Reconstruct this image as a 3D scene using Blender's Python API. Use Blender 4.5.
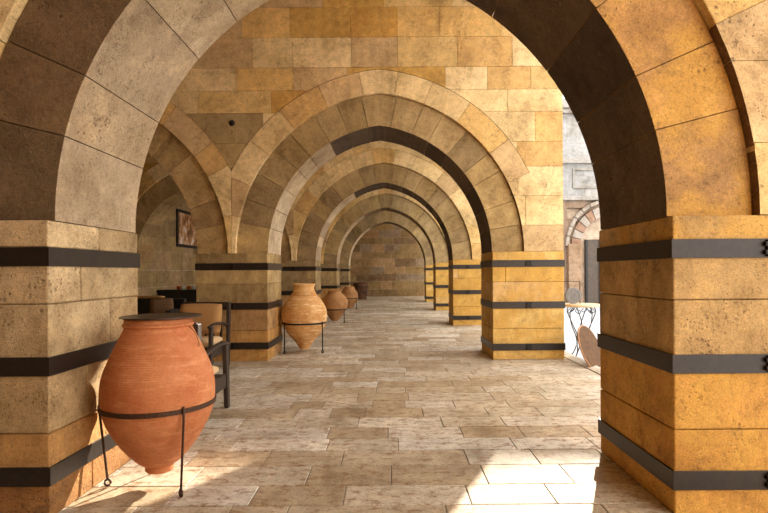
import bpy, bmesh, math, random
from mathutils import Vector, Matrix, Euler
PI = math.pi
for o in list(bpy.data.objects): bpy.data.objects.remove(o, do_unlink=True)
SC = bpy.context.scene
COL = SC.collection

# ------------------------------------------------------------------ camera
CX = 0.168
cd = bpy.data.cameras.new('camera'); cam = bpy.data.objects.new('camera', cd); COL.objects.link(cam)
cam.location = (CX, 0, 1.35)
cam.rotation_euler = (PI/2, math.radians(0.4), 0)
cd.sensor_width = 36; cd.lens = 24.0; cd.shift_x = -7/768; cd.shift_y = 15.5/768
cd.clip_start = 0.05; cd.clip_end = 300
SC.camera = cam
# ------------------------------------------------------------------ world, sun, exposure
SC.view_settings.view_transform = 'Standard'; SC.view_settings.look = 'None'
SC.view_settings.gamma = 1; SC.view_settings.use_curve_mapping = False
SC.view_settings.exposure = 0.36
w = bpy.data.worlds.new('sky'); SC.world = w; w.use_nodes = True
bg = w.node_tree.nodes['Background']
bg.inputs[0].default_value = (1.0, 0.965, 0.92, 1); bg.inputs[1].default_value = 3.4
sd = bpy.data.lights.new('sun', 'SUN'); sd.energy = 15.5; sd.angle = math.radians(0.7); sd.color = (1, 0.90, 0.74)
sun = bpy.data.objects.new('sun', sd); COL.objects.link(sun)
EL = math.radians(23.1); AZ = math.radians(24.9)
to_sun = Vector((math.sin(AZ)*math.cos(EL), math.cos(AZ)*math.cos(EL), math.sin(EL)))
sun.rotation_euler = to_sun.to_track_quat('Z', 'Y').to_euler(); sun.location = (12, 18, 14)

def wx(px, Y): return (px-391)*Y/512 + CX
def wz(py, Y): return 1.35-(py-272)*Y/512
def lin(r, g, b):
    f = lambda c: (c/255/12.92) if c/255 <= .04045 else ((c/255+.055)/1.055)**2.4
    return (f(r), f(g), f(b), 1.0)

# ------------------------------------------------------------------ materials
class NT:
    def __init__(s, name, rough=.7, metal=0.0, spec=.5):
        s.m = bpy.data.materials.new(name); s.m.use_nodes = True; s.t = s.m.node_tree
        s.b = s.t.nodes['Principled BSDF']
        s.b.inputs['Roughness'].default_value = rough; s.b.inputs['Metallic'].default_value = metal
        s.b.inputs['Specular IOR Level'].default_value = spec
        s.co = s.t.nodes.new('ShaderNodeTexCoord')
    def n(s, ty, **kw):
        nd = s.t.nodes.new(ty)
        for k, v in kw.items(): setattr(nd, k, v)
        return nd
    def l(s, a, b): s.t.links.new(a, b)
    def noise(s, scale, detail=6, rough=.6, stretch=None):
        nd = s.n('ShaderNodeTexNoise'); nd.inputs['Scale'].default_value = scale
        nd.inputs['Detail'].default_value = detail; nd.inputs['Roughness'].default_value = rough
        if stretch:
            mp = s.n('ShaderNodeMapping'); mp.inputs['Scale'].default_value = stretch
            s.l(s.co.outputs['Object'], mp.inputs[0]); s.l(mp.outputs[0], nd.inputs['Vector'])
        else: s.l(s.co.outputs['Object'], nd.inputs['Vector'])
        return nd.outputs['Fac']
    def ramp(s, src, stops):
        r = s.n('ShaderNodeValToRGB'); e = r.color_ramp.elements
        while len(e) < len(stops): e.new(.5)
        for el, (p, c) in zip(e, stops):
            el.position = p; el.color = c if not isinstance(c, (int, float)) else (c, c, c, 1)
        s.l(src, r.inputs[0]); return r.outputs[0]
    def mix(s, fac, a, b, mode='MIX'):
        m = s.n('ShaderNodeMix', data_type='RGBA', blend_type=mode)
        for sock, v in ((m.inputs[0], fac), (m.inputs[6], a), (m.inputs[7], b)):
            if hasattr(v, 'links'): s.l(v, sock)
            else: sock.default_value = v
        return m.outputs[2]
    def math(s, op, a, b):
        m = s.n('ShaderNodeMath', operation=op)
        for sock, v in ((m.inputs[0], a), (m.inputs[1], b)):
            if hasattr(v, 'links'): s.l(v, sock)
            else: sock.default_value = v
        return m.outputs[0]
    def bump(s, h, strength=.5, dist=.01):
        b = s.n('ShaderNodeBump'); b.inputs['Strength'].default_value = strength; b.inputs['Distance'].default_value = dist
        s.l(h, b.inputs['Height']); s.l(b.outputs[0], s.b.inputs['Normal'])
    def col(s, c):
        if hasattr(c, 'links'): s.l(c, s.b.inputs['Base Color'])
        else: s.b.inputs['Base Color'].default_value = c

def stone_mat(name, rough=.85, bump=.6, floor=False, yellow=0.0):
    t = NT(name, rough, spec=.3 if not floor else .22)
    a = t.n('ShaderNodeAttribute', attribute_name='tint')
    c = a.outputs['Color']
    big = t.noise(1.7, 5, .65); mid = t.noise(7, 10, .78); fine = t.noise(95, 3, .75); grit = t.noise(38, 5, .8)
    # mottling of the stone itself
    c = t.mix(1.0, c, t.ramp(mid, [(.28, (.58, .53, .46, 1)), (.5, (.95, .95, .95, 1)), (.72, (1.22, 1.2, 1.14, 1))]), 'MULTIPLY')
    c = t.mix(1.0, c, t.ramp(big, [(.3, (.56, .52, .46, 1)), (.44, (.9, .88, .84, 1)), (.55, (1, 1, 1, 1)), (.72, (1.26, 1.24, 1.16, 1))]), 'MULTIPLY')
    if yellow:   # ochre wash worn off in patches
        m = t.ramp(t.noise(2.3, 6, .7), [(.42, 0.0), (.56, yellow)])
        c = t.mix(m, c, lin(198, 152, 70))
    if not floor:
        bn = t.noise(.9, 3, .5)
        bandz = t.ramp(t.math('SINE', t.math('MULTIPLY', bn, 90.0), 0.0), [(.35, (.93, .90, .86, 1)), (.8, (1.05, 1.05, 1.04, 1))])
        bm_ = t.ramp(t.noise(1.1, 2, .5), [(.5, 0.0), (.6, .8)])
        c = t.mix(bm_, c, t.mix(1.0, c, bandz, 'MULTIPLY'))
    v = t.n('ShaderNodeTexVoronoi'); v.inputs['Scale'].default_value = 45 if not floor else 60
    t.l(t.co.outputs['Object'], v.inputs['Vector'])
    pit_zone = t.ramp(t.noise(4.0, 5, .6), [(.46, 0.0), (.6, 1.0)])
    pit = t.math('MULTIPLY', t.ramp(v.outputs['Distance'], [(.10, 1.0), (.28, 0.0)]), pit_zone)
    c = t.mix(t.math('MULTIPLY', pit, .55), c, lin(84, 58, 34))
    c = t.mix(1.0, c, t.ramp(fine, [(.3, .74), (.5, 1.0), (.7, 1.2)]), 'MULTIPLY')
    c = t.mix(1.0, c, t.ramp(grit, [(.33, .66), (.46, 1.0), (.62, 1.04), (.7, 1.35)]), 'MULTIPLY')
    if not floor:
        # eroded zones with bigger pits, soot patches and pale chipped specks
        ez = t.ramp(t.noise(2.1, 8, .72), [(.50, 0.0), (.60, 1.0)])
        v2 = t.n('ShaderNodeTexVoronoi'); v2.inputs['Scale'].default_value = 24
        t.l(t.co.outputs['Object'], v2.inputs['Vector'])
        pit2 = t.math('MULTIPLY', t.ramp(v2.outputs['Distance'], [(.12, 1.0), (.34, 0.0)]), t.math('MULTIPLY', ez, t.ramp(grit, [(.42, 0.0), (.52, 1.0)])))
        c = t.mix(t.math('MULTIPLY', pit2, .6), c, lin(92, 66, 42))
        dz = t.ramp(t.noise(3.3, 9, .8, (1, 1, 1.4)), [(.56, 0.0), (.68, .55)])
        c = t.mix(dz, c, lin(96, 76, 54))
        chips = t.ramp(t.noise(31, 6, .85), [(.60, 0.0), (.66, .6)])
        c = t.mix(t.math('MULTIPLY', chips, t.ramp(big, [(.4, 0.15), (.6, 1.0)])), c, lin(206, 184, 150))
    if floor:
        vein = t.ramp(t.noise(9, 10, .82, (1, 1.7, 1)), [(.51, 0.0), (.58, .85)])
        c = t.mix(vein, c, lin(128, 96, 64))
        t.l(t.ramp(mid, [(.3, .52), (.7, .72)]), t.b.inputs['Roughness'])
    t.col(c)
    h = t.math('SUBTRACT', t.math('ADD', t.math('MULTIPLY', grit, .7), t.math('MULTIPLY', mid, 1.5)), t.math('MULTIPLY', pit, .8))
    if not floor: h = t.math('SUBTRACT', h, t.math('MULTIPLY', pit2, .9))
    t.bump(h, bump, .012 if not floor else .003)
    return t.m
M = {}
M['stone'] = stone_mat('weathered_stone', bump=.9)
M['ochre'] = stone_mat('ochre_stone', yellow=.7, bump=.7)
M['paving'] = stone_mat('travertine_paving', .4, .35, True)
def plain(name, c, rough=.6, metal=0, var=.25, bs=.2, scale=20, spec=.5):
    t = NT(name, rough, metal, spec)
    nz = t.noise(scale, 5, .6)
    t.col(t.mix(1.0, c, t.ramp(nz, [(.3, 1-var), (.7, 1+var)]), 'MULTIPLY')); t.bump(nz, bs, .004)
    M[name] = t.m; return t.m
plain('mortar', lin(150, 122, 84), .95, var=.3)
plain('grout', lin(112, 104, 94), .9)
plain('iron', lin(44, 36, 30), .42, .35, .25, .15, 30)
plain('black_iron', lin(30, 24, 20), .5, .5, .3, .2, 40)
plain('rust_iron', lin(70, 46, 30), .6, .4, .4, .3, 60)
plain('dark_wood', lin(46, 35, 28), .5, 0, .3, .2, 25)
plain('black_wood', lin(18, 14, 12), .5, 0, .3, .2, 25)
plain('tan_fabric', lin(160, 118, 70), .9, 0, .15, .4, 60)
plain('cream_fabric', lin(205, 172, 128), .9, 0, .1, .4, 60)
plain('brown_fabric', lin(104, 74, 44), .9, 0, .3, .4, 30)
plain('pewter', lin(70, 62, 58), .35, .7, .2, .1, 20)
plain('disc_wood', lin(84, 56, 30), .95, 0, .4, .3, 14)
plain('rim_wood', lin(150, 104, 62), .6, 0, .2, .3, 14)
plain('table_stone', lin(200, 176, 140), .5, 0, .08, .1, 14)
plain('grey_stone', lin(112, 110, 108), .8, 0, .25, .4, 25)
plain('pale_paving', lin(172, 176, 182), .8, 0, .06, .2, 5)
plain('copper', lin(190, 96, 50), .35, .8, .2, .1, 20)
plain('glass_white', lin(210, 205, 195), .3, 0, .05, .1, 20)
plain('ceiling_plaster', lin(196, 160, 110), .9, 0, .2, .3, 4)
plain('door_wood', lin(80, 68, 58), .7, 0, .3, .3, 12)
plain('twine', lin(150, 100, 60), .9)

def clay(name, base, dark, pale, ring=60, palemix=.4):
    t = NT(name, .72, spec=.25)
    big = t.noise(4.5, 6, .65); fine = t.noise(60, 4, .7); st = t.noise(6, 6, .7, (1, 1, 5))
    c = t.mix(t.ramp(big, [(.35, 0.0), (.65, 1.0)]), dark, base)
    c = t.mix(t.ramp(st, [(.52, 0.0), (.72, palemix)]), c, pale)
    c = t.mix(1.0, c, t.ramp(fine, [(.3, .86), (.7, 1.1)]), 'MULTIPLY')
    t.col(c)
    wv = t.n('ShaderNodeTexWave', bands_direction='Z'); wv.inputs['Scale'].default_value = ring/6.28
    wv.inputs['Distortion'].default_value = 1.2; wv.inputs['Detail'].default_value = 2
    t.l(t.co.outputs['Object'], wv.inputs['Vector'])
    t.bump(t.math('ADD', t.math('MULTIPLY', wv.outputs['Fac'], .35), t.math('MULTIPLY', fine, .6)), .45, .006)
    M[name] = t.m
clay('terracotta', lin(198, 130, 86), lin(176, 102, 60), lin(222, 164, 116), 150, .55)
clay('pale_clay', lin(216, 172, 114), lin(190, 134, 72), lin(244, 222, 188), 40, .85)
clay('brown_clay', lin(178, 132, 84), lin(146, 102, 62), lin(190, 150, 104), 60, .4)
clay('dark_clay', lin(104, 70, 44), lin(62, 42, 28), lin(150, 108, 66), 60, .4)

# painting material: blurred brown and grey street scene
t = NT('picture_paint', .6)
c = t.ramp(t.noise(3.2, 6, .7, (1, 1.6, .9)), [(.34, lin(34, 24, 18)), (.46, lin(150, 96, 48)), (.54, lin(206, 156, 96)), (.64, lin(220, 220, 224))])
t.col(c); M['picture_paint'] = t.m

# ------------------------------------------------------------------ helpers
def link(name, bm, mat, parent=None, smooth=False, bevel=0, seg=2, loc=None):
    me = bpy.data.meshes.new(name); bm.normal_update(); bm.to_mesh(me); bm.free()
    o = bpy.data.objects.new(name, me); COL.objects.link(o)
    for m in (mat if isinstance(mat, (list, tuple)) else [mat]): me.materials.append(m)
    if smooth: me.polygons.foreach_set('use_smooth', [True]*len(me.polygons))
    if parent: o.parent = parent
    if loc: o.location = loc
    if bevel:
        b = o.modifiers.new('bevel', 'BEVEL'); b.width = bevel; b.segments = seg; b.limit_method = 'ANGLE'; b.angle_limit = math.radians(40)
    return o
def tag(o, label, cat, group=None):
    o['label'] = label; o['category'] = cat
    if group: o['group'] = group
    return o
def thing(name, loc, label, cat, group=None, rz=0):
    o = bpy.data.objects.new(name, None); COL.objects.link(o); o.location = loc; o.rotation_euler = (0, 0, rz)
    o.empty_display_size = .2
    return tag(o, label, cat, group)
def struct(name, bm, mat, **k):
    o = link(name, bm, mat, **k); o['kind'] = 'structure'; return o
def box(bm, x0, x1, y0, y1, z0, z1, mi=0):
    vs = [bm.verts.new((x, y, z)) for z in (z0, z1) for y in (y0, y1) for x in (x0, x1)]
    fs = []
    for q in ((0, 2, 3, 1), (4, 5, 7, 6), (0, 1, 5, 4), (2, 6, 7, 3), (0, 4, 6, 2), (1, 3, 7, 5)):
        f = bm.faces.new([vs[i] for i in q]); f.material_index = mi; fs.append(f)
    return fs
def prism(bm, pts, y0, y1):
    """pts in (x,z), extruded along y"""
    a = sum(pts[i][0]*pts[(i+1) % len(pts)][1]-pts[(i+1) % len(pts)][0]*pts[i][1] for i in range(len(pts)))
    if a < 0: pts = pts[::-1]
    f = [bm.verts.new((p[0], y0, p[1])) for p in pts]; b = [bm.verts.new((p[0], y1, p[1])) for p in pts]
    fs = [bm.faces.new(f), bm.faces.new(b[::-1])]
    n = len(pts)
    for i in range(n):
        j = (i+1) % n; fs.append(bm.faces.new([f[j], f[i], b[i], b[j]]))
    return fs
def tint_layer(bm): return bm.faces.layers.float_color.get('tint') or bm.faces.layers.float_color.new('tint')
def paint(fs, lay, c):
    for f in fs: f[lay] = c
def tube(bm, pts, r, sides=8, closed=False, flat=None):
    pts = [Vector(p) for p in pts]; n = len(pts); rings = []
    ref = Vector((0, 0, 1))
    for i, p in enumerate(pts):
        if closed: d = pts[(i+1) % n]-pts[i-1]
        else: d = pts[min(i+1, n-1)]-pts[max(i-1, 0)]
        d.normalize()
        rf = ref if abs(d.dot(ref)) < .95 else Vector((1, 0, 0))
        u = d.cross(rf).normalized(); v = u.cross(d).normalized()
        rr = r[i] if isinstance(r, (list, tuple)) else r
        ru, rv = (rr, rr) if not flat else (flat[0], flat[1])
        rings.append([bm.verts.new(p+u*math.cos(2*PI*k/sides)*ru+v*math.sin(2*PI*k/sides)*rv) for k in range(sides)])
    m = n if closed else n-1
    for i in range(m):
        a, b = rings[i], rings[(i+1) % n]
        for k in range(sides): bm.faces.new([a[k], a[(k+1) % sides], b[(k+1) % sides], b[k]])
    if not closed:
        bm.faces.new(rings[0][::-1]); bm.faces.new(rings[-1])
def lathe(bm, prof, seg=64, wob=0):
    rings = []
    for i, (r, z) in enumerate(prof):
        if r < 1e-5: rings.append([bm.verts.new((0, 0, z))]); continue
        rings.append([bm.verts.new((r*math.cos(2*PI*k/seg)*(1+wob*math.sin(2*PI*k/seg*2+z*3)), r*math.sin(2*PI*k/seg)*(1+wob*math.cos(2*PI*k/seg*3+z*5)), z)) for k in range(seg)])
    for a, b in zip(rings, rings[1:]):
        if len(a) == 1 and len(b) == 1: continue
        for k in range(seg):
            k2 = (k+1) % seg
            if len(a) == 1: bm.faces.new([a[0], b[k2], b[k]])
            elif len(b) == 1: bm.faces.new([a[k], a[k2], b[0]])
            else: bm.faces.new([a[k], a[k2], b[k2], b[k]])
def spline(pts, n=6):
    out = []
    P = [pts[0]]+list(pts)+[pts[-1]]
    for i in range(1, len(P)-2):
        p0, p1, p2, p3 = (Vector(q) for q in P[i-1:i+3])
        for k in range(n):
            t = k/n
            out.append(tuple(.5*((2*p1)+(p2-p0)*t+(2*p0-5*p1+4*p2-p3)*t*t+(3*p1-p0-3*p2+p3)*t*t*t)))
    out.append(tuple(pts[-1])); return out

# stone palettes
SAND = [lin(230, 200, 146), lin(236, 208, 156), lin(222, 188, 126), lin(232, 204, 150), lin(214, 174, 112), lin(226, 186, 118), lin(210, 178, 130)]
OCHRE = [lin(208, 166, 90), lin(202, 160, 84), lin(212, 176, 106), lin(202, 166, 112), lin(200, 156, 82)]
BROWN = [lin(170, 144, 100), lin(160, 134, 90), lin(180, 152, 102), lin(152, 128, 90), lin(174, 148, 104)]
GREY = [lin(190, 168, 138), lin(180, 156, 124), lin(196, 170, 136), lin(172, 150, 122)]
SOOT_SHADE = [lin(92, 74, 54), lin(82, 66, 50), lin(100, 80, 58), lin(76, 60, 44)]  # soffit tones: soot with shade painted in
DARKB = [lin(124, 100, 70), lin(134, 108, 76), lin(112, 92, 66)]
def pick(rng, pal): 
    c = rng.choice(pal); k = rng.uniform(.92, 1.06); return (c[0]*k, c[1]*k, c[2]*k, 1)
def mixc(a, b, t): return tuple(a[i]*(1-t)+b[i]*t for i in range(3))+(1,)

# ------------------------------------------------------------------ arcade geometry
HW = 1.72; PW = 1.09; TH = 1.0; E = .25; R = HW+E; ZS = 1.65
W1 = .48; W2 = .36; REC = .055; GAP = .004
X_LEFT = -HW-PW-2*HW-.02        # inner face of the left wall
X_OUT = HW+PW
PLANES = [2.82, 7.82, 12.82, 17.82, 22.82]
ZTOP = 6.1; YEND = 28.5
def arc_half(r, a0, a1, n):
    """right half of the pointed arch about x=0, centre at -E; angles in radians"""
    return [(-E+r*math.cos(a0+(a1-a0)*i/n), ZS+r*math.sin(a0+(a1-a0)*i/n)) for i in range(n+1)]
def a_top(r): return math.acos(E/r)
def arch_outline(r, n=24, cx=0, zb=None):
    right = arc_half(r, 0, a_top(r), n)
    pts = [(cx+x, z) for x, z in right]+[(cx-x, z) for x, z in right[::-1][1:]]
    if zb is not None: pts = [(cx+right[0][0], zb)]+pts+[(cx-right[0][0], zb)]
    return pts
def clipx(pts, xc, keep_less):
    out = []
    n = len(pts)
    for i in range(n):
        p, q = pts[i], pts[(i+1) % n]
        ip = (p[0] <= xc) if keep_less else (p[0] >= xc); iq = (q[0] <= xc) if keep_less else (q[0] >= xc)
        if ip: out.append(p)
        if ip != iq:
            t = (xc-p[0])/(q[0]-p[0]); out.append((xc, p[1]+t*(q[1]-p[1])))
    return out
def ring_blocks(r0, r1, splits, key):
    """voussoir outlines of the right half + a keystone; splits: angles fractions 0..key"""
    res = []
    A = a_top((r0+r1)/2)
    g = GAP/2/r0
    for f0, f1 in zip(splits, splits[1:]):
        a0, a1 = f0*A+g, f1*A-g
        res.append(arc_half(r0, a0, a1, 5)+arc_half(r1, a0, a1, 5)[::-1])
    ak = splits[-1]*A+g
    inn = arc_half(r0, ak, a_top(r0), 3); out = arc_half(r1, ak, a_top(r1), 3)
    keyst = inn+[(-x, z) for x, z in inn[::-1][1:]]
    keyo = out+[(-x, z) for x, z in out[::-1][1:]]
    return res, keyst+keyo[::-1]
def rsplits(rng, n, top):
    e = [i/n*top for i in range(n+1)]
    return [e[0]]+[v+rng.uniform(-.18, .18)*top/n for v in e[1:-1]]+[e[-1]]

def cut(o, cutter_bm):
    paint(cutter_bm.faces, tint_layer(cutter_bm), lin(120, 86, 50))
    cm = bpy.data.meshes.new('cutter'); bmesh.ops.recalc_face_normals(cutter_bm, faces=cutter_bm.faces); cutter_bm.to_mesh(cm); cutter_bm.free()
    co = bpy.data.objects.new('cutter', cm); COL.objects.link(co)
    md = o.modifiers.new('cut', 'BOOLEAN'); md.operation = 'DIFFERENCE'; md.solver = 'EXACT'; md.object = co
    bpy.context.view_layer.update()
    dg = bpy.context.evaluated_depsgraph_get()
    me = bpy.data.meshes.new_from_object(o.evaluated_get(dg))
    o.modifiers.clear(); o.data = me; bpy.data.objects.remove(co, do_unlink=True)

A0 = .30     # fraction of the arc where the right-hand outer ring begins
def make_arch(D, cx, idx, side, name, label, rng, pal_front, left_clip, right_clip, lowright):
    th = thing(name, (cx, D, 0), label, 'arch', 'pointed arches over the walk' if side == 'main' else 'arches over the side aisle')
    # inner ring (recessed, full depth)
    bm = bmesh.new(); L = tint_layer(bm)
    for s in (1, -1):
        bl, key = ring_blocks(R, R+W1, rsplits(rng, 8 if D > 3 else 6, .93), .93)
        for k, p in enumerate(bl):
            if s < 0: p = [(-x, z) for x, z in p]
            jz = rng.uniform(0, .006)
            fs = prism(bm, p, REC+jz, TH-.03)
            if side == 'main':
                base = pick(rng, pal_front)
                if s > 0 and D < 3: fs[0].material_index = 1
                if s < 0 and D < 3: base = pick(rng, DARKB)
                paint(fs, L, base)
                # soffit: grey left springing painted paler as lit, rest dark with soot and shade
                sof = pick(rng, GREY) if (s < 0 and k < 6) else pick(rng, SOOT_SHADE)
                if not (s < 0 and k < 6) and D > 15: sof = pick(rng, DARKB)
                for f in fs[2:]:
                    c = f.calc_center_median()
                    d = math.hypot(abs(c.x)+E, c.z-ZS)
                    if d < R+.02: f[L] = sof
            else: paint(fs, L, pick(rng, pal_front))
    fs = prism(bm, key, REC, TH-.03); paint(fs, L, pick(rng, pal_front))
    if side == 'main':
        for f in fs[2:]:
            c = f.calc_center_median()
            if math.hypot(abs(c.x)+E, c.z-ZS) < R+.03: f[L] = pick(rng, SOOT_SHADE)
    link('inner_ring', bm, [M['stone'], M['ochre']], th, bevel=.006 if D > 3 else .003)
    # outer ring, flush with the wall face
    bm = bmesh.new(); L = tint_layer(bm)
    r0, r1 = R+W1+GAP, R+W1+W2
    for s in (1, -1):
        sp = rsplits(rng, 6, .93)
        if s > 0 and lowright: sp = [A0]+[v for v in sp if v > A0+.1]
        bl, key = ring_blocks(r0, r1, sp, .93)
        for p in bl:
            if s < 0: p = [(-x, z) for x, z in p]
            if left_clip is not None: p = clipx(p, left_clip, False)
            if right_clip is not None: p = clipx(p, right_clip, True)
            if len(p) < 3: continue
            paint(prism(bm, p, 0, .11), L, pick(rng, SAND))
    paint(prism(bm, key, 0, .11), L, pick(rng, SAND))
    link('outer_ring', bm, M['stone'], th, bevel=.006)
    return th

def band_loop(bm, x0, x1, y0, y1, z0, z1, t):
    """flat iron strap around a rectangle"""
    o = [(x0-t, y0-t), (x1+t, y0-t), (x1+t, y1+t), (x0-t, y1+t)]; i = [(x0, y0), (x1, y0), (x1, y1), (x0, y1)]
    for k in range(4):
        j = (k+1) % 4
        v = [bm.verts.new((*p, z)) for z in (z0, z1) for p in (o[k], o[j], i[j], i[k])]
        for q in ((0, 1, 5, 4), (2, 3, 7, 6), (3, 2, 1, 0), (4, 5, 6, 7)): bm.faces.new([v[a] for a in q])
    bmesh.ops.remove_doubles(bm, verts=bm.verts, dist=1e-5)

ZROWS = [0, .20, .47, .86, 1.185, 1.50, 1.65]
def make_pier(D, x0, x1, label, rng, pal, side, lowpal, bands):
    cx = (x0+x1)/2
    th = thing('stone_pier', (cx, D, 0), label, 'pier', 'banded piers on the right' if side.endswith('right') else 'banded piers on the left')
    hx = (x1-x0)/2
    bm = bmesh.new(); L = tint_layer(bm)
    for k, (z0, z1) in enumerate(zip(ZROWS, ZROWS[1:])):
        sx = rng.uniform(-.25, .25)*hx*2 if k % 2 else rng.choice([-.32, .3])*hx*2
        if side == 'near_left' : sx = -.3
        sy = rng.uniform(.35, .65)*TH
        if side == 'near_left': sy = [.4, .6, .35, .62, .3, .5][k]
        if side == 'near_right' and k in (0, 1, 2): sy = .97
        if side == 'near_right': sx = [.03, .0, .36, .4, .37, .1][k]
        if side == 'right': sx = hx*2 if k != 4 else sx; sy = TH
        P = lowpal if k < (2 if side == 'near_left' else 3) else pal
        for a, b in (((-hx, hx),) if sx > hx else ((-hx, sx-GAP/2), (sx+GAP/2, hx))):
            for c, d in ((0, sy-GAP/2), (sy+GAP/2, TH)):
                if d-c < .08: continue
                j = rng.uniform(-.002, .002)
                fs = box(bm, a+(j if a == -hx else 0), b+(j if b == hx else 0), c-j if c == 0 else c, d if d != sy-GAP/2 or sy < .9 else TH, z0+GAP/2, z1-(GAP/2 if k < 5 else 0))
                paint(fs, L, pick(rng, P))
                if side.endswith('right') and not (side == 'near_right' and k in (3, 4)):
                    for f in fs: f.material_index = 1
    link('shaft', bm, [M['stone'], M['ochre']], th, bevel=.010 if D < 3 else .008, seg=3)
    bm = bmesh.new(); box(bm, -hx+.02, hx-.02, .02, TH-.02, 0.0, 1.64); link('mortar', bm, M['mortar'], th)
    for zt in bands:
        bm = bmesh.new(); band_loop(bm, -hx-.003, hx+.003, -.003, TH+.003, zt-.105, zt, .009)
        bd = link('iron_band', bm, M['iron'], th, bevel=.002)
        bm = bmesh.new(); xc = 0
        if side == 'near_right': xc = -.545+.535
        box(bm, xc-.030, xc+.030, -.028, -.012, zt-.098, zt-.006)
        for zz in (zt-.030, zt-.075): box(bm, xc-.045, xc-.028, -.034, -.012, zz-.012, zz+.012); box(bm, xc+.028, xc+.045, -.034, -.012, zz-.012, zz+.012)
        link('clasp', bm, M['black_iron'], bd, bevel=.003)
    return th

BR = [1.520, .885, .245]; BL = [1.500, .895, .290]
WROWS = [1.652, 2.05, 2.5, 2.95, 3.33, 3.79, 4.13, 4.48, 4.94, 5.4, ZTOP]
ordn = ['nearest', 'second', 'third', 'fourth', 'farthest']
XM = -HW-PW/2    # centre line of the pier between the main aisle and the side aisle
for i, D in enumerate(PLANES):
    rng = random.Random(100+i)
    XO = X_OUT if i < 2 else 2.45
    # piers
    RN = ['right foreground ochre stone pier with three dark iron bands', 'ochre banded stone pier on the right, second from the camera, beside the courtyard opening',
          'third banded pier along the right side of the vaulted walk', 'fourth banded pier along the right, small and partly hidden',
          'farthest banded pier on the right, close to the end wall']
    LN = ['left foreground brown stone pier with three iron bands beside the big orange jar', 'second banded pier on the left, behind the wooden armchairs',
          'third banded pier on the left, behind the pale jar', 'fourth banded pier on the left, between two far jars', 'farthest banded pier on the left, next to the dark end jar']
    make_pier(D, HW, XO, RN[i], rng, OCHRE[:] if i else [lin(190, 158, 106), lin(196, 164, 114), lin(184, 150, 98)], 'near_right' if i == 0 else 'right', OCHRE if i else [lin(196, 144, 70), lin(190, 138, 64), lin(198, 150, 78)], BR)
    make_pier(D, -HW-PW, -HW, LN[i], rng, BROWN if i else [lin(198, 172, 132), lin(188, 162, 122), lin(182, 154, 112)], 'near_left' if i == 0 else 'left', [lin(190, 142, 76), lin(168, 130, 84), lin(184, 138, 78)] if i else [lin(176, 128, 72), lin(160, 114, 64), lin(186, 142, 86)], BL)
    AN = ['big pointed stone arch framing the whole view in the foreground', 'second pointed arch over the walk with a broad ring of pale stones',
          'third pointed arch over the walk, seen through the second', 'fourth pointed arch over the walk, small and grey', 'farthest and smallest pointed arch, framing the end wall']
    make_arch(D, 0, i, 'main', 'stone_arch', AN[i], rng, [lin(178, 134, 80), lin(168, 126, 76), lin(172, 132, 84)] if i == 0 else BROWN, XM+.002, XO-.01, True)
    SX = -2*HW-PW
    if i:
        SN = ['', 'side aisle arch behind the dark furniture, springing from the second left pier', 'side aisle arch in front of the hanging picture', 'side aisle arch deep on the left, nearly hidden', 'side aisle arch at the far left end, hidden by the piers']
        make_arch(D, SX, i, 'side', 'stone_arch', SN[i], rng, [lin(186, 156, 108), lin(176, 146, 98), lin(160, 132, 90)], X_LEFT-SX+.0, XM-SX-.002, False)
    # wall of blocks above
    bm = bmesh.new(); L = tint_layer(bm)
    x_start = X_LEFT+.003 if i else XM-.6
    for k, (z0, z1) in enumerate(zip(WROWS, WROWS[1:])):
        x = x_start
        x -= rng.uniform(0, .4)
        while x < XO:
            ln = rng.uniform(.5, 1.15) if k > 3 else (rng.uniform(.35, .8) if x < 1 else rng.uniform(.6, 1.2))
            x2 = min(x+ln, XO)
            if XO-x2 < .2: x2 = XO
            a = max(x, x_start)
            if x2-a > .05:
                c = pick(rng, SAND)
                if rng.random() < (.2 if i else .8): c = pick(rng, OCHRE)
                if i == 1 and 3.2 < z0 < 3.5 and x2 < -1.4: c = pick(rng, BROWN)
                if i == 1 and z0 < 3.3 and x2 < -1.6: c = pick(rng, BROWN)
                paint(box(bm, a, x2-GAP, 0, .105, z0+GAP/2, z1-GAP/2), L, c)
            x = x2
    o = struct('wall_front', bm, M['stone'], loc=(0, D, 0))
    cb = bmesh.new()
    rr, rq = R+W1+W2+GAP, R+W1+GAP
    A = a_top((R+W1+R+W1+W2)/2)
    right = [(-E+rq*math.cos(0), 1.0)]+arc_half(rq, 0, A0*A, 8)+arc_half(rr, A0*A, a_top(rr), 24)
    left = [(-x, z) for x, z in arc_half(rr, 0, a_top(rr), 24)[::-1][1:]]+[(-(-E+rr), 1.0)]
    prism(cb, right+left, -.3, .5)
    for v in cb.verts: v.co.y += D
    cut(o, cb)
    if i:
        cb = bmesh.new()
        prism(cb, arch_outline(rr, 24, SX, 1.0), D-.3, D+.5)
        cut(o, cb)
    bv = o.modifiers.new('bevel', 'BEVEL'); bv.width = .006; bv.segments = 2; bv.limit_method = 'ANGLE'; bv.angle_limit = math.radians(40)
    # solid core of the wall behind the facing stones
    bm = bmesh.new(); L = tint_layer(bm)
    rc = R+W1-.02
    xl = X_LEFT if i else XM-.6
    top = []
    hi = arch_outline(rc, 20)
    out = [(XO-.004, ZS), (XO-.004, ZTOP), (xl, ZTOP), (xl, ZS)]
    if i:
        lo = [p for p in arch_outline(rc, 20, SX)][::-1]
        lo = [p for p in lo if xl+.05 < p[0] < XM-.01]
        out += [(max(xl+.03, lo[0][0]), ZS)]+lo
        out += [(XM-.03, ZS)]
    out += [(XM+.03, ZS)]+[p for p in hi[::-1] if p[0] > XM+.04]
    paint(prism(bm, out, .085, TH-.035), L, lin(176, 142, 96))
    struct('wall_core', bm, M['stone'], loc=(0, D, 0))

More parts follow.
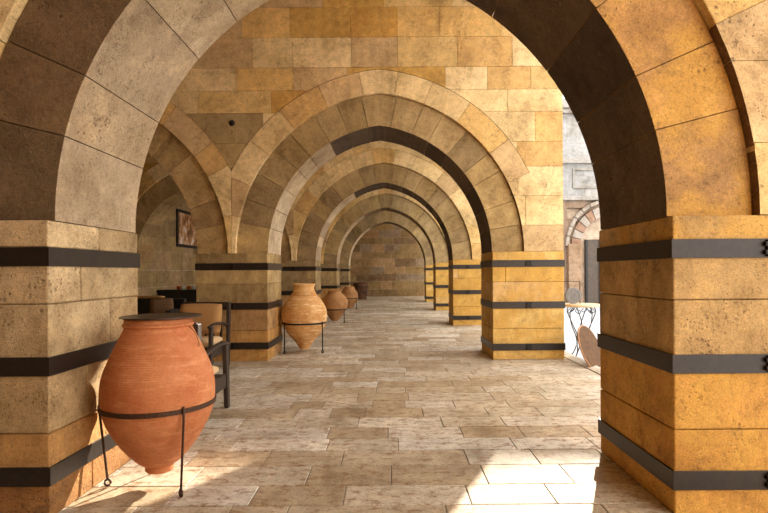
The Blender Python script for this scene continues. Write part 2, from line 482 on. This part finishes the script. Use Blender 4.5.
# ------------------------------------------------------------------ floor
rng = random.Random(7)
bm = bmesh.new(); L = tint_layer(bm)
XE = 2.86
y = -1.0
FP = [lin(194, 182, 162), lin(204, 194, 178), lin(184, 168, 144), lin(210, 202, 188), lin(178, 160, 134), lin(192, 178, 156)]
ry = 3.47-.3*15
while ry < YEND:
    d = rng.choice([.28, .3, .33])
    x = X_LEFT-rng.uniform(0, .6)
    while x < XE:
        ln = rng.choice([.33, .5, .62, .75, .9, .55]); x2 = min(x+ln, XE)
        if XE-x2 < .15: x2 = XE
        a = max(x, X_LEFT)
        if x2-a > .03:
            j = rng.uniform(-.0015, .0015)
            paint(box(bm, a+.003, x2-.003, ry+.003, ry+d-.003, -.05, j), L, pick(rng, FP))
        x = x2
    ry += d
struct('floor', bm, M['paving'], bevel=.004)
bm = bmesh.new(); box(bm, X_LEFT-.3, XE, -2.5, YEND+.3, -.2, -.006); struct('floor_bed', bm, M['grout'])
bm = bmesh.new(); L = tint_layer(bm)
yy = -1.0
while yy < 23:
    paint(box(bm, XE+.004, XE+.20, yy+.004, yy+.996, -.15, .012), L, pick(rng, FP)); yy += 1.0
struct('trim_1', bm, M['paving'], bevel=.008)
bm = bmesh.new(); box(bm, XE+.2, 45, -14, 24, -.25, -.15); struct('floor_courtyard', bm, M['pale_paving'])

# ------------------------------------------------------------------ room shell
def block_wall(name, length, h, mat, pals, rng, to_world, row=.36, th=.1, lmin=.4, lmax=.95, holes=()):
    bm = bmesh.new(); L = tint_layer(bm); z = 0
    while z < h-.02:
        z2 = min(z+row*rng.uniform(.85, 1.15), h); x = -rng.uniform(0, .4)
        while x < length:
            x2 = min(x+rng.uniform(lmin, lmax), length); a = max(0, x)
            if x2-a > .03: paint(box(bm, a+GAP/2, x2-GAP/2, 0, th, z+GAP/2, z2-GAP/2), L, pick(rng, rng.choice(pals)))
            x = x2
        z = z2
    box(bm, 0, length, .015, th+.1, 0, h)
    for v in bm.verts: v.co = to_world(v.co)
    bmesh.ops.recalc_face_normals(bm, faces=bm.faces)
    return struct(name, bm, mat)
FARP = [BROWN, [lin(196, 164, 122), lin(186, 150, 106)], [lin(170, 150, 124), lin(150, 124, 92)], BROWN]
block_wall('wall_back', 4*HW+PW+PW, ZTOP, M['stone'], FARP, random.Random(3), lambda c: Vector((X_LEFT+c.x, YEND+c.y, c.z)), row=.42, lmin=.5, lmax=1.3)
block_wall('wall_left', YEND+2.2, ZTOP, M['stone'], [BROWN, BROWN, [lin(180, 150, 112)], BROWN], random.Random(4), lambda c: Vector((X_LEFT-c.y, -2.2+c.x, c.z)), row=.48, lmin=.6, lmax=1.2)
bm = bmesh.new(); box(bm, X_LEFT-.2, X_OUT, -2.4, YEND+.2, ZTOP, ZTOP+.3); struct('ceiling', bm, M['ceiling_plaster'])
bm = bmesh.new(); L = tint_layer(bm); fs = box(bm, X_OUT-.5, X_OUT, -1.5, 7.82, 5.85, ZTOP+.6); fs += box(bm, 1.95, 2.45, 8.75, YEND+.2, 5.05, ZTOP+.6); paint(fs, L, lin(205, 165, 105)); struct('wall_right', bm, M['stone'])
bm = bmesh.new(); L = tint_layer(bm); paint(box(bm, X_LEFT-.2, X_OUT, -1.5, -1.2, 0, ZTOP), L, lin(180, 140, 90)); struct('blocker_behind', bm, M['stone'])  # unseen wall added to cut light reaching the near left pier
bm = bmesh.new(); L = tint_layer(bm); paint(box(bm, X_OUT, 8.0, 31.0, 31.4, -.2, 12), L, lin(210, 190, 160)); struct('blocker_end_right', bm, M['stone'])  # unseen wall added to keep the sun out of the side gap
bm = bmesh.new(); box(bm, X_OUT+.25, 6, 24, 31, -.25, -.15); struct('floor_light_gap', bm, M['pale_paving'])  # floor of a gap added so sky light reaches the far bay

# ------------------------------------------------------------------ courtyard building beyond
FY = 23.0; FH = 8.99
bld = thing('courtyard_building', (8.0, FY, -.15), 'pale stone building across the courtyard with an arched doorway, right of the second pier', 'building')
PALE = [lin(158, 158, 158), lin(152, 152, 152), lin(162, 160, 158)]; PINK = [lin(150, 128, 110), lin(142, 122, 104), lin(156, 136, 120)]
bm = bmesh.new(); L = tint_layer(bm); rng = random.Random(11)
z = 0
while z < FH-.02:
    z2 = min(z+.48, FH); x = -2.6-rng.uniform(0, .5)
    while x < 34:
        x2 = x+rng.uniform(.6, 1.1)
        a = max(x, -2.6)
        if not (z < 4.5 and .55 < (a+x2)/2 < 3.4): paint(box(bm, a, x2-.003, 0, .25, z+.0015, z2-.0015), L, pick(rng, PALE if z > 4.6 else PINK))
        x = x2
    z = z2
link('facing', bm, M['stone'], bld)
bm = bmesh.new(); L = tint_layer(bm); paint(box(bm, -2.6, 34, .2, 4.0, 0, FH), L, lin(196, 176, 156)); link('wall', bm, M['stone'], bld)
for (z0, z1, d) in ((FH-.25, FH+.16, .32), (FH-.45, FH-.25, .18), (6.3, 6.5, .14), (4.65, 4.85, .12)):
    bm = bmesh.new(); L = tint_layer(bm); paint(box(bm, -2.6, 34, -d, .05, z0, z1), L, lin(158, 154, 150)); link('cornice', bm, M['stone'], bld, bevel=.03)
def far_arch(cx, r, z0, w, d, pals):
    bm = bmesh.new(); L = tint_layer(bm)
    for k in range(14):
        a0, a1 = PI*k/14+.01, PI*(k+1)/14-.01
        p = [(cx+q*math.cos(a), z0+q*math.sin(a)*1.1) for q, aa in ((r, (a0, a1)), (r+w, (a1, a0))) for a in aa]
        paint(prism(bm, p, -d, .3), L, pals[k % 2])
    return bm
acx = wx(607, FY)-8.0
link('arch_ring', far_arch(acx, 1.2, 2.6, .42, .10, [lin(160, 150, 140), lin(148, 118, 98)]), M['stone'], bld, bevel=.01)
link('arch_molding', far_arch(acx, 1.75, 2.6, .14, .16, [lin(166, 156, 146)]*2), M['stone'], bld, bevel=.01)
bm = bmesh.new(); box(bm, acx-.95, acx+.95, .05, .16, 0, 2.9); dr = link('door', bm, M['door_wood'], bld)
for xx in (-.95, -.35, .25, .85):
    bm = bmesh.new(); box(bm, acx+xx, acx+xx+.09, .0, .06, 0, 2.9); link('door_stile', bm, M['black_wood'], dr)
for s in (-1, 1):
    bm = bmesh.new(); L = tint_layer(bm); paint(box(bm, acx+s*1.5-.3, acx+s*1.5+.3, -.25, .2, 0, 2.7), L, lin(158, 132, 108)); link('pilaster', bm, M['stone'], bld, bevel=.02)
bm = bmesh.new(); L = tint_layer(bm)
for (x0, x1, z0, z1) in ((.35, 3.2, 5.2, 5.3), (.35, 3.2, 6.0, 6.1), (.35, .45, 5.3, 6.0), (3.1, 3.2, 5.3, 6.0)):
    paint(box(bm, x0, x1, -.06, .05, z0, z1), L, lin(150, 146, 140))
link('panel_frame', bm, M['stone'], bld)

# ------------------------------------------------------------------ jars and their stands
def jar(loc, prof, mat, label, name='clay_jar', rz=0, seg=72):
    th = thing(name, loc, label, 'jar', 'clay jars in a row along the left piers', rz=rz)
    P = [(p[0], p[1]) for p in spline([(a, b, 0) for a, b in prof], 5)]
    top = P[-1]
    P += [(top[0]-.012, top[1]+.004), (top[0]-.03, top[1]-.003), (top[0]-.035, top[1]-.06), (top[0]+.04, top[1]-.2), (.01, top[1]-.4)]
    P = [(0, P[0][1])]+P
    bm = bmesh.new(); lathe(bm, P, seg, .004); link('jar_body', bm, mat, th, smooth=True)
    return th
def stand(loc, r, zr, label, angs, mat, rod=.009, inset=0.0):
    th = thing('jar_stand', loc, label, 'stand', 'iron stands under the clay jars')
    bm = bmesh.new(); n = 64
    for a in range(n):
        a0, a1 = 2*PI*a/n, 2*PI*(a+1)/n
        v = []
        for ang in (a0, a1):
            for rr, zz in ((r, zr-.014), (r+.007, zr-.014), (r+.007, zr+.014), (r, zr+.014)): v.append(bm.verts.new((rr*math.cos(ang), rr*math.sin(ang), zz)))
        for q in ((0, 1, 5, 4), (1, 2, 6, 5), (2, 3, 7, 6), (3, 0, 4, 7)): bm.faces.new([v[k] for k in q])
    bmesh.ops.remove_doubles(bm, verts=bm.verts, dist=1e-5); bmesh.ops.recalc_face_normals(bm, faces=bm.faces)
    link('ring', bm, mat, th)
    for a in angs:
        a = math.radians(a); d = Vector((math.cos(a), math.sin(a), 0)); rf = r+.016
        pts = [d*rf+Vector((0, 0, zr+.03)), d*rf+Vector((0, 0, zr-.05)), d*(rf-inset*.5)+Vector((0, 0, zr*.5)), d*(rf-inset)+Vector((0, 0, .045))]
        c = d*(rf-inset-.0)+Vector((0, 0, .028)); tn = d
        for k in range(0, 12):
            q = PI/2-k*2*PI/12*1.05
            pts.append(c+tn*(.018*math.cos(q)-.0)*1.0+Vector((0, 0, .019*math.sin(q))))
        bm = bmesh.new(); tube(bm, [tuple(p) for p in pts], rod, 8); link('leg', bm, mat, th, smooth=True)
    return th
PX = 3.3/512
def prof(rows, y0, z0, k): return [(hw*k, z0+(y0-yy)*k) for yy, hw in rows]
J1 = (wx(158.5, 3.3), 3.3, 0)
rows1 = [(474, 13), (472, 14.5), (467, 15.5), (462, 23), (445, 38), (425, 50), (408, 56), (396, 57), (383, 56.5), (372, 54), (362, 50), (352, 45.5), (342, 40.5), (334, 36.5), (330, 34.5), (328, 34), (327, 35.5), (325, 35.8), (323.5, 34.2), (320, 34)]
jj = jar(J1, [(r*PX*.925, .085+(474-y_)*PX*.985) for y_, r in rows1], M['terracotta'], 'large orange terracotta jar in the left foreground with a flat dark tray on top')
stand(J1, 57*PX*.925+.001, .525, 'thin three-legged iron ring stand holding the large orange jar', (190, -44, 100), M['rust_iron'], .0075, .045)
bm = bmesh.new(); pts = [(.205, -.02, 1.01), (.222, -.03, 1.0), (.25, -.03, .96), (.268, -.025, .90), (.258, -.02, .88)]
tube(bm, spline(pts, 5), .0035, 6); link('twine_loop', bm, M['twine'], jj, smooth=True)
bm = bmesh.new(); lathe(bm, [(0, 0), (.235, 0), (.245, .004), (.245, .009), (.235, .007), (0, .007)], 64)
tray = link('round_tray', bm, M['pewter'], smooth=False, loc=(J1[0]+.018, 3.3, .085+(474-320)*PX*.985+.008))
tag(tray, 'thin round dark metal tray lying on the mouth of the large orange jar', 'tray')
def mid_jar(px, Y, rows, mat, label, slabel, angs, zr, z0=.05, k=None, name='clay_jar'):
    k = Y/512*(.94 if 8 < Y < 9 else 1); loc = (wx(px, Y), Y, 0)
    j = jar(loc, prof(rows, rows[0][0], z0, k), mat, label, name, seg=56)
    P = prof(rows, rows[0][0], z0, k)
    # radius at ring height
    for (r0, za), (r1, zb) in zip(P, P[1:]):
        if za <= zr <= zb: rr = r0+(r1-r0)*(zr-za)/(zb-za)
    stand(loc, rr+.004, zr, slabel, angs, M['black_iron'], .010)
mid_jar(304, 8.75, [(350, 5), (347, 6.5), (341, 11), (334, 17), (327, 21), (320, 23.5), (313, 24), (306, 22.5), (299, 18.5), (293, 13.5), (290, 11), (287, 10.5), (284, 10.8), (282, 11.8), (281, 11.5)], M['pale_clay'],
        'pale tan ribbed clay jar in a ring stand beside the second left pier', 'thin iron ring stand holding the pale tan jar', (222, -30, 95), .50)
mid_jar(334.6, 13.8, [(318.5, 3.5), (316, 5), (312, 8), (308, 11), (303, 12.8), (299, 12.8), (295, 11), (292, 8), (290.3, 6.6), (289, 6.8), (288, 7.2)], M['brown_clay'],
        'brown clay jar behind the pale jar, at the third left pier', 'iron ring stand under the brown jar at the third left pier', (215, -35, 90), .36)
mid_jar(349.2, 18.8, [(306, 3), (303, 5), (299, 8), (295, 8.7), (291, 8), (287, 5.4), (285, 5)], M['brown_clay'],
        'small distant clay jar between the brown jar and the dark end jar', 'thin stand under the small distant jar at the fourth left pier', (215, -35, 90), .40)
mid_jar(360.5, 24.6, [(298, 4), (297, 5), (293, 6.2), (288, 7.0), (284, 7.0), (282.5, 6.7), (281.5, 7.0)], M['dark_clay'],
        'dark wide-mouthed pot farthest away, near the end wall', 'black legged stand under the dark pot near the end wall', (215, -35, 90), .40)

# ------------------------------------------------------------------ chairs
def cushion(name, sx, sy, sz, mat, loc, rot, label, cat='cushion', puff=.35, seed=0):
    bm = bmesh.new(); bmesh.ops.create_grid(bm, x_segments=12, y_segments=12, size=.5)
    rng = random.Random(seed); top = list(bm.verts)
    g = bmesh.ops.extrude_face_region(bm, geom=bm.faces[:]); up = [v for v in g['geom'] if isinstance(v, bmesh.types.BMVert)]
    us = set(up)
    for v in bm.verts:
        x, y = v.co.x*2, v.co.y*2
        e = max(0, (1-abs(x)**4)*(1-abs(y)**4))**.5
        h = (1-puff)*.5*(1 if e > 0 else .6)+puff*.5*e
        w = .02*math.sin(9*x+seed)*math.cos(7*y+seed*2)
        v.co = Vector((v.co.x*sx*(1-.05*abs(y)**3), v.co.y*sy*(1-.05*abs(x)**3), ((h+w) if v in us else -(h-w*.3))*sz))
    bmesh.ops.recalc_face_normals(bm, faces=bm.faces)
    o = link(name, bm, mat, smooth=True); o.location = loc; o.rotation_euler = rot
    return tag(o, label, cat)
def armchair(loc, rz, label):
    """origin at centre of footprint; faces local -y; width .68, depth .70"""
    th = thing('wooden_armchair', loc, label, 'chair', 'dark wooden armchairs on the left', rz=rz)
    W, Dp = .33, .34
    for s in (-1, 1):
        for fr in (0, 1):
            bm = bmesh.new()
            y = -Dp if fr == 0 else Dp
            lean = .035 if fr == 0 else -.0
            top = .64 if fr == 0 else .92
            b = [(s*W, y-lean, 0), (s*W, y, top)]
            hw, hd = .022, .038
            vs = []
            for (x, yy2, z), k in ((b[0], .85), (b[1], 1.1)):
                for dx, dy in ((-hw, -hd*k), (hw, -hd*k), (hw, hd*k), (-hw, hd*k)): vs.append(bm.verts.new((x+dx, yy2+dy+(.06 if fr and z > .5 else 0), z)))
            for q in ((3, 2, 1, 0), (4, 5, 6, 7), (0, 1, 5, 4), (1, 2, 6, 5), (2, 3, 7, 6), (3, 0, 4, 7)): bm.faces.new([vs[k] for k in q])
            link('leg', bm, M['dark_wood'], th, bevel=.006)
        bm = bmesh.new()
        pts = spline([(s*W, -Dp-.06, .635), (s*W, -Dp+.06, .66), (s*W, 0, .655), (s*W, Dp-.1, .62), (s*W, Dp+.03, .56)], 5)
        tube(bm, pts, .03, 10, flat=(.032, .019)); link('armrest', bm, M['dark_wood'], th, smooth=True)
        bm = bmesh.new(); box(bm, s*W-.014, s*W+.014, -Dp+.03, Dp-.03, .22, .36); link('side_panel', bm, M['dark_wood'], th, bevel=.004)
    bm = bmesh.new(); box(bm, -W+.015, W-.015, -Dp+.0, Dp-.0, .30, .345); link('seat_frame', bm, M['dark_wood'], th, bevel=.004)
    bm = bmesh.new(); box(bm, -W+.02, W-.02, -Dp-.01, -Dp+.02, .22, .33); link('front_rail', bm, M['dark_wood'], th, bevel=.004)
    bm = bmesh.new(); box(bm, -W, W, Dp+.03, Dp+.075, .86, .93); link('top_rail', bm, M['dark_wood'], th, bevel=.006)
    for k in range(5):
        x = -W+.11+k*.11; bm = bmesh.new(); box(bm, x-.018, x+.018, Dp+.03, Dp+.05, .34, .87); link('back_slat', bm, M['dark_wood'], th, bevel=.004)
    return th
# chair A: right arm at x=-1.47, legs at y=5.1 (faces away from the camera)
ax, ay = wx(225, 5.1)-.33, 4.76
armchair((ax, ay, 0), PI, 'dark wooden armchair with cream seat, half hidden behind the large orange jar')
cushion('seat_cushion', .58, .62, .11, M['cream_fabric'], (ax, ay+.01, .402), (0, 0, 0), 'cream seat cushion on the armchair behind the large orange jar', seed=2, puff=.4)
bx_, by_ = wx(227, 7.45)-.33, 7.12
armchair((bx_, by_, 0), 0, 'dark wooden armchair with a tan back pillow, standing against the second left pier')
cushion('seat_cushion', .58, .62, .11, M['cream_fabric'], (bx_, by_-.02, .402), (0, 0, 0), 'cream seat cushion on the armchair against the second left pier', seed=4, puff=.4)
cushion('back_pillow', .60, .44, .15, M['tan_fabric'], (bx_-.02, by_+.215, .70), (math.radians(74), 0, .04), 'creased tan pillow leaning on the back of the armchair by the second left pier', 'pillow', seed=5, puff=.6)

# sofa, pillows and cabinet in the side aisle
sx0, sx1, sy = -6.15, -4.35, 10.9
sofa = thing('dark_sofa', ((sx0+sx1)/2, sy, 0), 'black sofa in the side aisle, seen above the mouth of the large orange jar', 'sofa')
hw = (sx1-sx0)/2
for nm, b in (('seat_base', (-hw, hw, -.4, .4, .08, .38)), ('backrest', (-hw, hw, .28, .42, .38, .80)), ('arm', (-hw, -hw+.12, -.4, .3, .38, .6)), ('arm', (hw-.12, hw, -.4, .3, .38, .6))):
    bm = bmesh.new(); box(bm, *b); link(nm, bm, M['black_wood'], sofa, bevel=.02)
for x in (-hw+.06, hw-.06):
    for y in (-.34, .34): bm = bmesh.new(); box(bm, x-.03, x+.03, y-.03, y+.03, 0, .08); link('leg', bm, M['black_wood'], sofa)
cushion('back_pillow', .46, .42, .17, M['brown_fabric'], (-4.72, sy+.02, .62), (math.radians(72), 0, .5), 'brown patterned pillow at the right end of the black sofa', 'pillow', seed=8, puff=.7)
o = cushion('folded_blanket', .95, .2, .06, M['tan_fabric'], (-5.3, sy+.35, .835), (0, 0, .02), 'tan folded blanket lying along the top of the black sofa back', 'blanket', seed=9, puff=.3)
cab = thing('black_cabinet', (-5.28, 14.3, 0), 'long black cabinet behind the sofa with small cups on top', 'cabinet')
bm = bmesh.new(); box(bm, -.95, .95, -.25, .25, 0, .86); link('body', bm, M['black_wood'], cab, bevel=.01)
bm = bmesh.new(); box(bm, -.98, .98, -.28, .27, .86, .90); link('cabinet_top', bm, M['black_wood'], cab, bevel=.006)
for k in range(3):
    bm = bmesh.new(); box(bm, -.92+k*.62, -.34+k*.62, -.27, -.25, .06, .82); d = link('door', bm, M['black_wood'], cab, bevel=.006)
    bm = bmesh.new(); box(bm, -.40+k*.62, -.38+k*.62, -.29, -.27, .4, .5); link('handle', bm, M['copper'], d)
proto = None
cups = [('copper', 'copper cup on the black cabinet, leftmost of the row'), ('glass_white', 'white cup next to the leftmost copper cup on the black cabinet'), ('copper', 'copper cup in the middle of the row on the black cabinet'), ('glass_white', 'white cup right of the middle copper cup on the black cabinet'), ('copper', 'copper cup at the right end of the row on the black cabinet')]
for k, (mt, lb) in enumerate(cups):
    bm = bmesh.new(); lathe(bm, [(0, 0), (.04, 0), (.055, .05), (.06, .10), (.052, .10), (.045, .03), (0, .02)], 20)
    o = link('cup', bm, M[mt], smooth=True, loc=(-5.72+k*.14, 14.2, .90)); tag(o, lb, 'cup', 'cups on the black cabinet')

# picture on the left wall
py0, py1, pz0, pz1 = 15.35, 17.3, 2.16, 3.3
pic = thing('framed_picture', (X_LEFT, (py0+py1)/2, pz0), 'dark-framed brown and grey picture hanging on the left wall of the side aisle', 'picture')
h2 = (py1-py0)/2; H = pz1-pz0
for b in ((0.003, .05, -h2, h2, 0, .09), (0.003, .05, -h2, h2, H-.09, H), (0.003, .05, -h2, -h2+.09, .09, H-.09), (0.003, .05, h2-.09, h2, .09, H-.09)):
    bm = bmesh.new(); box(bm, *b); link('frame', bm, M['black_wood'], pic, bevel=.006)
bm = bmesh.new(); box(bm, .004, .025, -h2+.08, h2-.08, .08, H-.08); link('canvas', bm, M['picture_paint'], pic)

# dark disc added to stand for a hole over the second left pier
bm = bmesh.new(); lathe(bm, [(0, 0), (.03, 0), (.045, .006), (.03, .02), (0, .025)], 16)
o = link('wall_hole', bm, M['black_iron'], smooth=True); o.rotation_euler = (PI/2, 0, 0); o.location = (wx(233, 7.82), 7.822, wz(122, 7.82)); tag(o, 'small dark bolt in the wall left of the second arch', 'hole')

# ------------------------------------------------------------------ courtyard table and things beyond the right opening
tb = thing('iron_table', (3.32, 8.5, -.15), 'small bistro table with cream top and curly black iron legs in the courtyard', 'table')
bm = bmesh.new(); lathe(bm, [(0, .905), (.28, .905), (.30, .915), (.30, .94), (.29, .95), (0, .95)], 40); link('table_top', bm, M['table_stone'], tb)
for k in range(6):
    a = 2*PI*k/6+.3; d = Vector((math.cos(a), math.sin(a), 0)); p = Vector((-math.sin(a), math.cos(a), 0))
    def q(r, t, z): v = d*r+p*t; return (v.x, v.y, z)
    bm = bmesh.new()
    tube(bm, spline([q(.19, .06, .90), q(.23, .02, .82), q(.17, -.03, .62), q(.08, -.03, .40), q(.10, .03, .18), q(.21, .07, .012)], 6), .008, 6)
    tube(bm, spline([q(.12, -.07, .90), q(.17, -.11, .84), q(.20, -.06, .80), q(.165, -.03, .83), q(.15, -.06, .86)], 5), .006, 6)
    link('leg', bm, M['black_iron'], tb, smooth=True)
bm = bmesh.new(); tube(bm, [(.085*math.cos(2*PI*k/24), .085*math.sin(2*PI*k/24), .40) for k in range(24)], .007, 6, closed=True); link('brace_ring', bm, M['black_iron'], tb, smooth=True)
# leaning wooden disc
dk = thing('wooden_disc', (3.03, 7.35, .225), 'round wooden disc with a pale rim leaning beside the iron table', 'disc')
dk.rotation_euler = Euler((math.radians(12), math.radians(68), math.radians(-28)))
bm = bmesh.new(); lathe(bm, [(0, -.012), (.34, -.012), (.34, .012), (0, .012)], 40); link('face', bm, M['disc_wood'], dk)
bm = bmesh.new(); tube(bm, [(0.345*math.cos(2*PI*k/40), 0.345*math.sin(2*PI*k/40), 0) for k in range(40)], .013, 8, closed=True); link('rim', bm, M['rim_wood'], dk, smooth=True)
# grey stone wheel in black bracket on the table
wh = thing('millstone', (3.19, 8.50, .802), 'grey round wheel under a black bracket standing on the bistro table', 'ornament')
bm = bmesh.new(); lathe(bm, [(0, -.02), (.03, -.03), (.03, -.02), (.09, -.018), (.1, -.025), (.135, -.02), (.135, .02), (0, .02)], 32)
for v in bm.verts: v.co = Vector((v.co.x, v.co.z, v.co.y+.135))
link('wheel', bm, M['grey_stone'], wh)
bm = bmesh.new(); tube(bm, [(-.15, 0.05, .002), (-.15, .05, .37), (.13, .05, .37), (.13, .05, .002)], .008, 6); link('bracket', bm, M['black_iron'], wh)
